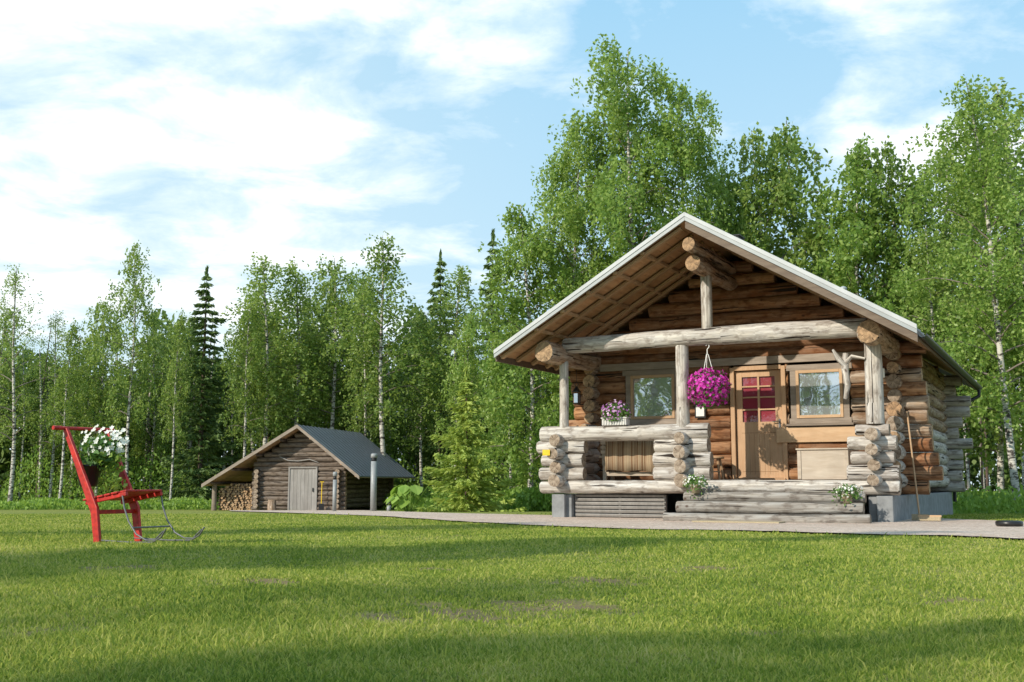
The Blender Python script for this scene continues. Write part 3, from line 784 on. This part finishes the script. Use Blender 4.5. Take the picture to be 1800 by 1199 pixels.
def local(o,label,cat,group=None):
    o.location=cabin.location; o.rotation_euler=cabin.rotation_euler; return tag(o,label,cat,group)
def local_empty(name,x,y,z,label,cat,group=None):
    p=cw(x,y,z); e=empty(name,p,-TH,label,cat,group); return e
def ball(n,rad,c=(0,0,0),sq=.9,inner=.75):
    d=rng.normal(size=(n,3)); d/=np.linalg.norm(d,axis=1,keepdims=True)
    bump=1+.16*np.sin(d[:,0]*6+1)*np.sin(d[:,1]*5)*np.cos(d[:,2]*4)
    r=rad*(inner+(1-inner)*rng.random(n)**.5)*bump
    C=d*r[:,None]; C[:,2]*=sq
    return C+np.array(c),d
def leaves(name,C,size,mat,parent,dirs=None):
    V,F=quads(C,size*rng.uniform(.7,1.3,len(C)),size*.5*rng.uniform(.7,1.2,len(C)),dirs=dirs)
    return link(name,np_mesh(name,V,F,rng.random(len(C)),[M[mat]]),parent)
hb=local_empty('hanging_flower_basket',2.78,-.02,2.18,'round hanging basket full of magenta petunias under the porch beam','flower basket')
mb=MB(); mb.lathe([(.09,-.2),(.15,-.1),(.17,.0),(.16,.01)],n=18); mb.obj('pot',['blackp'],hb)
C,d=ball(900,.36,(0,0,-.02),.92,.55); k=d[:,2]>-.9; link('flowers',flower_mesh('flowers',C[k],d[k]+rng.normal(0,.4,(k.sum(),3)),rng.uniform(.022,.042,k.sum()),'magenta'),hb)
C,d=ball(800,.35,(0,0,-.04),.92,.5); leaves('leaves',C,.033,'leafg',hb)
mb=MB()
for a in (0,2.1,4.2): mb.tube([(.15*math.cos(a),.15*math.sin(a),0),(.015*math.cos(a),.015*math.sin(a),.53)],.006,6,0)
mb.tube([(0,0,.52),(0,0,.61),(.035,0,.65),(.03,0,.69),(0,0,.70),(-.02,0,.67)],.008,6,0)
mb.obj('hanger',['white'],hb)
fb=local_empty('flower_box',1.15,-.02,1.575,'white planter box with violet and white flowers on the porch rail','flower box')
mb=MB(); mb.box((0,0,.06),(.44,.17,.12),None,0,.5); mb.box((0,0,.125),(.47,.20,.02))
for i in range(9): mb.box((-.19+i*.047,-.092,.055),(.02,.012,.09))
mb.obj('planter',['offw'],fb,.004)
C,d=ball(600,.22,(0,0,.2),.85,.3); C[:,0]*=1.25; C[:,2]=np.maximum(C[:,2],.08); leaves('leaves',C,.03,'leafg',fb)
C,d=ball(150,.22,(0,0,.23),.9,.8); C[:,0]*=1.2; k=C[:,2]>.08; link('flowers',flower_mesh('flowers',C[k],d[k]+[0,-.3,.3],rng.uniform(.018,.032,k.sum()),'petalm'),fb)
mb=MB()
mb.box((1.3,.62,1.06),(1.3,.42,.04))
for x in (.75,1.85):
    mb.box((x,.45,.84),(.06,.06,.42)); mb.box((x,.8,.84),(.06,.06,.42)); mb.box((x,.42,1.12),(.06,.05,.40))
for z in (1.14,1.22,1.30): mb.box((1.3,.39,z),(1.2,.025,.06))
mb.box((1.3,.45,.76),(1.1,.04,.07))
local(mb.obj('porch_bench',['pale'],None,.004),'pale wooden bench standing on the porch','bench')
def rug():
    us=np.linspace(0,1,26); prof=[(.47,.95),(.46,1.34),(.415,1.355),(.36,1.335),(.345,1.2),(.335,1.0),(.34,.82)]
    V=[];F=[]
    for i,u in enumerate(us):
        for j,(y,z) in enumerate(prof):
            V.append((.80+u*.98+.01*math.sin(j*2+i),y+.012*math.sin(i*1.1)*(j>3),z+.012*math.sin(i*.5)-.02*u))
    k=len(prof)
    for i in range(len(us)-1):
        for j in range(k-1): a=i*k+j; F.append((a,a+1,a+k+1,a+k))
    return np_mesh('striped_rug',V,F,np.full(len(F),.5),[M['rug']],True)
o=link('striped_rug',rug()); local(o,'brown striped woven rug draped over the porch bench','rug')
o.modifiers.new('s','SOLIDIFY').thickness=.008
mb=MB(); mb.box((4.42,1.02,.90),(.82,.40,.48),None,0,.2); mb.box((4.42,1.01,1.155),(.86,.43,.025),None,0,.2)
for x in (4.04,4.80): mb.box((x,.814,.9),(.06,.015,.46),None,0,.3)
local(mb.obj('storage_box',['pale','brownb'],None,.004),'pale plank storage box standing below the window','box')
mb=MB(); mb.lathe([(.15,0),(.16,.01),(.16,.035),(.15,.04)],(2.52,1.15,1.02),18,0)
for a in (.7,2.3,3.9,5.5): mb.bar((2.52+.15*math.cos(a),1.15+.15*math.sin(a),.635),(2.52+.09*math.cos(a),1.15+.09*math.sin(a),1.02),.03,.03)
mb.bar((2.40,1.05,.8),(2.64,1.05,.8),.02,.02)
local(mb.obj('stool',['pineh'],None),'small wooden stool beside the door','stool')
mb=MB(); c=(-.02,1.0,2.05); mb.box((c[0],c[1],c[2]),(.11,.11,.02),None,0); mb.box((c[0],c[1],c[2]+.22),(.12,.12,.02),None,0)
for a in ((-1,-1),(1,-1),(1,1),(-1,1)): mb.box((c[0]+a[0]*.05,c[1]+a[1]*.05,c[2]+.11),(.012,.012,.21),None,0)
mb.box((c[0],c[1],c[2]+.27),(.11,.11,.09),None,0,.5,taper=.2); mb.box((c[0],c[1],c[2]+.1),(.08,.08,.17),None,1)
mb.tube([(c[0],c[1],c[2]+.3),(c[0]+.04,c[1],c[2]+.36),(c[0],c[1],c[2]+.40),(c[0]-.04,c[1],c[2]+.36),(c[0],c[1],c[2]+.3)],.006,6,0)
mb.bar((c[0],c[1],c[2]+.4),(c[0]+.0,c[1],2.72),.006,.006,0)
local(mb.obj('lantern',['black','glass']),'black hanging lantern at the porch corner','lantern')
mb=MB(); mb.box((.02,-.40,1.12),(.14,.01,.10)); mb.box((.02,-.405,1.12),(.11,.004,.07)); local(mb.obj('yellow_plate',['yellow'],None,.003),'small yellow plate on the railing log ends','sign')
mb=MB(); mb.box((2.18,YF-.15,1.88),(.20,.02,.26),None,0); mb.box((2.18,YF-.162,1.88),(.15,.006,.2),None,1); local(mb.obj('wall_notice_board',['blackp','white'],None,.003),'small framed notice on the cabin wall beside the door','sign')
mb=MB(); mb.box((2.42,YF-.15,2.12),(.09,.02,.12),None,0); local(mb.obj('thermometer_plate',['white'],None,.003),'small white plate on the cabin wall','thermometer')
mb=MB(); mb.box((3.6,-1.35,.035),(1.3,.4,.022)); local(mb.obj('doormat',['mat'],None,.006),'beige coir doormat on gravel before the steps','doormat')
def pot(x,y,z,lab,sp):
    e=local_empty('potted_plant',x,y,z,lab,'potted plant','potted plants on the porch steps')
    mb=MB(); mb.lathe([(.06,0),(.085,.12),(.092,.125),(.092,.14),(.08,.14),(.075,.12)],n=18,cap=True); mb.obj('pot',['mat'],e)
    C,d=ball(230,.19,(0,-.02,.18),.6,.1); k=(rng.random(len(C))<.3); C[k,2]-=.18*rng.random(k.sum()); C[:,0]*=sp; leaves('leaves',C,.032,'leafg',e)
    C,d=ball(60,.19,(0,-.03,.2),.65,.5); C[:,0]*=sp; k=C[:,2]>.06; link('flowers',flower_mesh('flowers',C[k],d[k]+[0,-.3,.3],rng.uniform(.014,.024,k.sum()),'petalw'),e)
pot(2.66,-.42,.44,'potted white flowers on the end of the log step',1.15); pot(5.05,-.62,.30,'trailing potted white flowers on the log step',1.3)
mb=MB(); mb.tube([(5.86,.9,.12),(5.70,1.26,1.75)],.014,8,0,.8)
mb.box((5.87,.88,.06),(.24,.05,.12),None,1)
local(mb.obj('broom',['pineh','mat']),'long-handled broom leaning on the cabin corner','broom')
mb=MB(); mb.box((6.05,.6,.06),(.32,.09,.06),None,0); mb.box((6.05,.6,.1),(.34,.07,.03),None,1)
local(mb.obj('floor_brush',['mat','pineh'],None,.004),'reddish brown brush head lying on the gravel','brush')
o=MB(); o.lathe([(.15,0),(.17,.02),(.17,.06),(.15,.075),(.05,.08)],(6.55,14.8,h1(6.5,14.8)+.02),24); tag(o.obj('plant_saucer',['blackp']),'round black plastic tub upside down on grass','tub')

# ------------------------------------------------------------------ SHED
TS=math.radians(12)
shed=empty('log_shed',(-9.5,42,-.42),-TS,'small log shed with dark roof and open firewood lean-to','shed')
mb=MB(); r=.095; s=.18
for i in range(8):
    z=.10+i*s
    if z<1.52: mb.log((-.25,0,z),(1.25,0,z),r,0,1); mb.log((2.3,0,z),(3.45,0,z),r,0,1)
    else: mb.log((-.25,0,z),(3.45,0,z),r,0,1)
    mb.log((-.25,5.6,z),(3.45,5.6,z),r,0,1)
    for x in (0,3.2): mb.log((x,-.28,z+s/2),(x,5.9,z+s/2),r,0,1)
for i in range(8,17):
    z=.10+i*s; a=max(-.2,1.75-(3.0-z)/.6); b2=min(3.4,1.75+(3.0-z)/.77)
    if b2-a<.25: break
    mb.log((a,0,z),(b2,0,z),r,0,1); mb.log((a,5.6,z),(b2,5.6,z),r,0,1)
mb.obj('wall',['logs','endg'],shed)
mb=MB()
for i in range(7): mb.box((1.345+i*.146,-.08,.78),(.14,.04,1.5),None,0)
so=mb.obj('door',['greyb'],shed,.003)
mb=MB(); mb.box((1.25,-.09,.8),(.06,.07,1.56)); mb.box((2.33,-.09,.8),(.06,.07,1.56)); mb.box((1.79,-.09,1.6),(1.14,.07,.06)); mb.obj('frame',['greyb'],so)
mb=MB(); mb.box((2.2,-.12,.78),(.03,.04,.14)); mb.obj('handle',['black'],so)
mb=MB(); y0,y1=-.65,6.3; pk=(1.75,3.16); L_=(-2.0,.98); R_=(4.2,1.28)
for a in (L_,R_):
    q=[(pk[0],y0,pk[1]),(a[0],y0,a[1]),(a[0],y0,a[1]-.04),(pk[0],y0,pk[1]-.04)]
    if a is R_: q=q[::-1]
    mb.prism(q,(0,y1-y0,0),0)
    for i in range(18): y=y0+.2+i*.38; mb.bar((pk[0],y,pk[1]+.01),(a[0],y,a[1]+.01),.02,.03,0,.5,up=(0,1,0))
sr=mb.obj('roof',['roofm'],shed)
for a in (L_,R_):
    mb=MB()
    q=[(pk[0],y0-.03,pk[1]+.01),(a[0],y0-.03,a[1]+.01),(a[0],y0-.03,a[1]-.12),(pk[0],y0-.03,pk[1]-.12)]
    if a is R_: q=q[::-1]
    mb.prism(q,(0,.028,0),0)
    mb.obj('fascia',['trim'],sr)
for f in (.2,.45,.7,.93):
    for a in (L_,R_):
        mb=MB(); x=pk[0]+(a[0]-pk[0])*f; z=pk[1]+(a[1]-pk[1])*f-.11; mb.log((x,y0+.08,z),(x,y1-.1,z),.06,0,1); mb.obj('purlin',['logs','end'],sr)
mb=MB()
for i in range(30):
    for a in (L_,R_):
        f0=i/30;f1=(i+.95)/30; q=[(pk[0]+(a[0]-pk[0])*f,y0+.01,pk[1]+(a[1]-pk[1])*f-.042) for f in (f0,f1)]
        q=q+[(q[1][0],q[1][1],q[1][2]-.02),(q[0][0],q[0][1],q[0][2]-.02)]
        if a is R_: q=q[::-1]
        mb.prism(q,(0,y1-y0-.02,0),0,random.random())
mb.obj('soffit',['raft'],sr)
for y in (0,2.8,5.6):
    mb=MB(); mb.log((-1.8,y,-.02),(-1.8,y,1.0),.09,0,1); mb.obj('post',['trim','endg'],shed)
mb=MB(); mb.log((-1.8,-.3,1.02),(-1.8,5.9,1.02),.07,0,1); mb.box((-1.0,5.3,.6),(1.8,.05,1.4),None,0)
mb.obj('lean_to_frame',['logs','endg'],shed)
mb=MB(); y=-.12
mb.tube([(.85,y,2.0),(1.2,y,1.86),(1.6,y,1.84),(2.05,y,1.9),(2.4,y,1.78)],[.02,.022,.022,.02,.015],6,0)
o=mb.obj('wall_branch',['greyb']); o.location=shed.location; o.rotation_euler=shed.rotation_euler; tag(o,'bent weathered wooden tool hung on the shed wall','tool')
mb=MB()
for i in range(17):
    for j in range(12):
        x=-1.66+i*.096+random.uniform(-.02,.02)+(j%2)*.04; z=.06+j*.082+random.uniform(-.01,.01)
        if z>.86+(i/16)*.5+random.uniform(-.08,.04): continue
        yy=.12+random.uniform(-.08,.08)
        mb.tube([(x,yy,z),(x+random.uniform(-.02,.02),yy+.45,z+random.uniform(-.02,.02))],[random.uniform(.042,.056)]*2,random.choice((4,5,6)),0,None,1,False)
o=mb.obj('firewood',['logm','fire']); o.location=shed.location; o.rotation_euler=shed.rotation_euler; o['kind']='stuff'; o['label']='split firewood stacked under the shed lean-to'
def onshed(x,y,z=0):
    v=Matrix.Rotation(-TS,3,'Z')@Vector((x,y,0)); return (v.x-9.5,v.y+42,z-.42)
mb=MB(); mb.log((0,0,-.03),(0,0,.42),.17,0,1,.7); o=mb.obj('chopping_block',['logm','end']); o.location=onshed(.95,-.9); tag(o,'sawn chopping block beside the shed door','chopping block')
mb=MB(); mb.tube([(0,0,.25),(0,.05,1.05)],.018,8,0); mb.box((0,.05,1.07),(.14,.03,.03),None,0); mb.box((0,-.01,.14),(.2,.02,.28),None,1); o=mb.obj('shovel',['yellow','black']); o.location=onshed(2.62,-.3); tag(o,'yellow-handled shovel leaning on the shed wall','shovel')
for (x,y,z1,r,lab) in ((-4.45,36,1.86,.10,'tall grey pipe bollard lamp on the lawn'),(-5.7,36,1.27,.065,'short grey pipe bollard lamp beside the shed'),(-3.95,36,.45,.07,'low grey post stub on the lawn')):
    e=empty('bollard_lamp',(x,y,h1(x,y)),0,lab,'bollard lamp','pipe bollard lamps near the shed')
    mb=MB(); mb.lathe([(r,-.05),(r,z1-.25)],n=18); mb.lathe([(r*.85,z1-.25),(r*.85,z1-.14)],n=18,m=1); mb.lathe([(r*1.08,z1-.14),(r*1.1,z1-.05),(r*.8,z1)],n=18); mb.obj('lamp_body',['pipe','black'],e)
e=empty('rhubarb_plant',(-3.2,35,h1(-3.2,35)),0,'large-leaved bright green garden plant on the lawn','plant')
mb=MB()
for i in range(26):
    a=random.random()*6.28; rr=random.uniform(.15,.65); z=random.uniform(.3,.85); R0=random.uniform(.16,.28)
    c=Vector((rr*math.cos(a),rr*math.sin(a)*.8,z)); d=Vector((math.cos(a),math.sin(a),-.5)).normalized(); sd=Vector((-math.sin(a),math.cos(a),0)); up=Vector((0,0,1))
    mb.tube([(c.x*.2,c.y*.2,0),tuple(c*.7),tuple(c)],.012,5,0)
    for s1 in (-1,1):
        mb.poly([c,c+d*R0*.4+sd*s1*R0*.9-up*.04,c+d*R0*1.1+sd*s1*R0*.6-up*.08,c+d*R0*1.5-up*.14][::s1],0,random.random())
mb.obj('leaves',['under_g'],e)

# ------------------------------------------------------------------ KICK SLED
sx,sy=-3.47,9.4; SA=math.radians(58)
sled=empty('kick_sled',(sx,sy,h1(sx,sy)),SA,'red wooden kick sled with steel runners on the lawn','kick sled')
for x in (0,.42):
    mb=MB()
    mb.prism([(x-.015,-.055,-.0),(x-.015,.02,-.0),(x-.015,.075,.25),(x-.015,.50,.965),(x-.015,.455,.98),(x-.015,.0,.30)][::-1],(.03,0,0),0)
    mb.obj('upright',['red'],sled,.006)
mb=MB(); mb.tube([(-.08,.485,.975),(.48,.485,.98)],.015,12,0)
hbr=mb.obj('handlebar',['red'],sled)
for x in (-.09,.45):
    mb=MB(); mb.tube([(x-.03,.485,.975),(x+.05,.485,.976)],.019,12,0); mb.obj('grip',['red'],hbr)
mb=MB()
for i in range(6):
    y=.17-i*.09; mb.box((.21,y,.365+.014*i),(.42 if i<5 else .38,.074,.018),Matrix.Rotation(-.15,3,'X'),0,.3)
for x in (.03,.39): mb.bar((x,.19,.335),(x,-.32,.415),.028,.035,0,.5)
mb.bar((0,.05,.26),(.42,.05,.26),.03,.035,0)
mb.obj('seat',['red'],sled,.006)
for x in (0.01,.41):
    mb=MB(); mb.tube([(x,-.29,.40),(x,-.32,.30),(x,-.38,.19),(x,-.48,.09),(x,-.60,.045),(x,-.70,.045),(x,-.80,.12)],.007,8,0)
    mb.tube([(x,.03,.03),(x,-.4,.022),(x,-.68,.03),(x,-.78,.075),(x,-.83,.14)],.007,8,0)
    mb.obj('runner',['steel'],sled)
mb=MB(); mb.tube([(0.01,-.42,.14),(.41,-.42,.14)],.007,8); mb.obj('brace',['steel'],sled)
Rm=Matrix.Rotation(SA,3,'Z'); p=Rm@Vector((.17,.30,0))
fp=empty('flower_pot',(sx+p.x-.04,sy+p.y,h1(sx,sy)+.47),0,'dark pot of white flowers hanging on the red kick sled','flower pot')
mb=MB(); mb.lathe([(.068,0),(.078,.02),(.112,.17),(.122,.175),(.122,.192),(.104,.192),(.10,.17)],n=22)
mb.tube([(-.115,0,.18),(-.10,.05,.40),(0.02,.12,.49),(.10,.05,.40),(.115,0,.18)],.004,5)
mb.obj('pot',['blackp'],fp)
C,d=ball(380,.17,(.09,0,.30),.95,.1); leaves('leaves',C,.036,'leafg',fp)
C2=np.stack([rng.normal(.22,.05,150),rng.normal(-.03,.06,150),rng.uniform(-.02,.30,150)],1); leaves('trailing_leaves',C2,.034,'under_g',fp)
C,d=ball(120,.20,(.11,-.02,.38),.8,.2); C[:,0]*=1.1; k=C[:,2]>.28; link('flowers',flower_mesh('flowers',C[k],d[k]*.5+[-.3,-.9,.3],rng.uniform(.014,.03,k.sum()),'petalw'),fp)

# ------------------------------------------------------------------ camera / light / world
cam=bpy.data.cameras.new('camera'); co=bpy.data.objects.new('camera',cam); COL.objects.link(co)
cam.sensor_width=36; cam.lens=39.0; cam.clip_end=2000; co.location=(0,0,.6)
co.rotation_euler=(math.pi/2+math.atan(250/1950),0,0); scene.camera=co
el=math.radians(29); az=math.atan2(-.80,-.60)
Sd=Vector((math.sin(az)*math.cos(el),math.cos(az)*math.cos(el),math.sin(el)))
sun=bpy.data.lights.new('sun','SUN'); sun.energy=5.0; sun.angle=math.radians(.6); sun.color=(1,.92,.78)
so=bpy.data.objects.new('sun',sun); COL.objects.link(so); so.rotation_euler=Sd.to_track_quat('Z','Y').to_euler()
w=bpy.data.worlds.new('World'); scene.world=w; w.use_nodes=True; nt=w.node_tree; nt.nodes.clear(); n=N(nt)
out=n('ShaderNodeOutputWorld'); bg=n('ShaderNodeBackground'); bg.inputs['Strength'].default_value=.15
sky=n('ShaderNodeTexSky'); sky.sky_type='NISHITA'; sky.sun_disc=False; sky.sun_elevation=el; sky.sun_rotation=az; sky.air_density=1.0; sky.dust_density=.6; sky.ozone_density=1.6
g=n.tc('Generated'); sp=n('ShaderNodeSeparateXYZ'); n.link(g,sp.inputs[0])
zz=n.math('MAXIMUM',n.math('ADD',sp.outputs[2],.14),.02)
cb=n('ShaderNodeCombineXYZ'); n.link(n.math('DIVIDE',sp.outputs[0],zz),cb.inputs[0]); n.link(n.math('DIVIDE',sp.outputs[1],zz),cb.inputs[1]); cb.inputs[2].default_value=3.3
f=n.noise(cb.outputs[0],3.0,12,.60,.3)
f2=n.noise(cb.outputs[0],1.1,3,.5,.2)
def dotb(D,lo,hi,amt):
    v=Vector(D).normalized(); d=n('ShaderNodeVectorMath',operation='DOT_PRODUCT'); n.link(g,d.inputs[0]); d.inputs[1].default_value=v
    mr=n('ShaderNodeMapRange'); mr.interpolation_type='SMOOTHSTEP'; n.link(d.outputs['Value'],mr.inputs[0]); mr.inputs[1].default_value=lo; mr.inputs[2].default_value=hi; mr.inputs[3].default_value=0; mr.inputs[4].default_value=amt
    return mr.outputs[0]
tot=n.math('ADD',f,dotb((-.34,.88,.46),.90,.995,.17))
tot=n.math('ADD',tot,n.math('MULTIPLY_ADD',f2,.30,-.14))
tot=n.math('ADD',tot,dotb((.335,.94,.315),.9975,.9998,.20))
tot=n.math('ADD',tot,dotb((.395,.93,.265),.9975,.9998,.18))
tot=n.math('ADD',tot,dotb((.33,.90,.445),.9970,.9999,.17))
tot=n.math('ADD',tot,dotb((.02,.90,.44),.990,.9999,.08))
tot=n.math('SUBTRACT',tot,dotb((.20,.95,.30),.93,.99,.06))
mask=n.ramp(tot,[(.47,0),(.58,.30),(.68,.72),(.82,1)])
hz=n('ShaderNodeMapRange'); n.link(sp.outputs[2],hz.inputs[0]); hz.inputs[1].default_value=.02; hz.inputs[2].default_value=.50
blue=n.mix(hz.outputs[0],(5.0,6.3,6.85),(2.2,4.6,6.6))
blue=n.mix(dotb((-.5,.85,.4),.84,1.0,.45),blue,(5.4,6.6,7.0))
skyc=n.mix(.9,sky.outputs[0],blue)
c=n.mix(mask,skyc,(8.6,8.8,8.8))
n.link(c,bg.inputs['Color']); n.link(bg.outputs[0],out.inputs[0])
scene.view_settings.view_transform='Standard'; scene.view_settings.look='None'; scene.view_settings.exposure=0
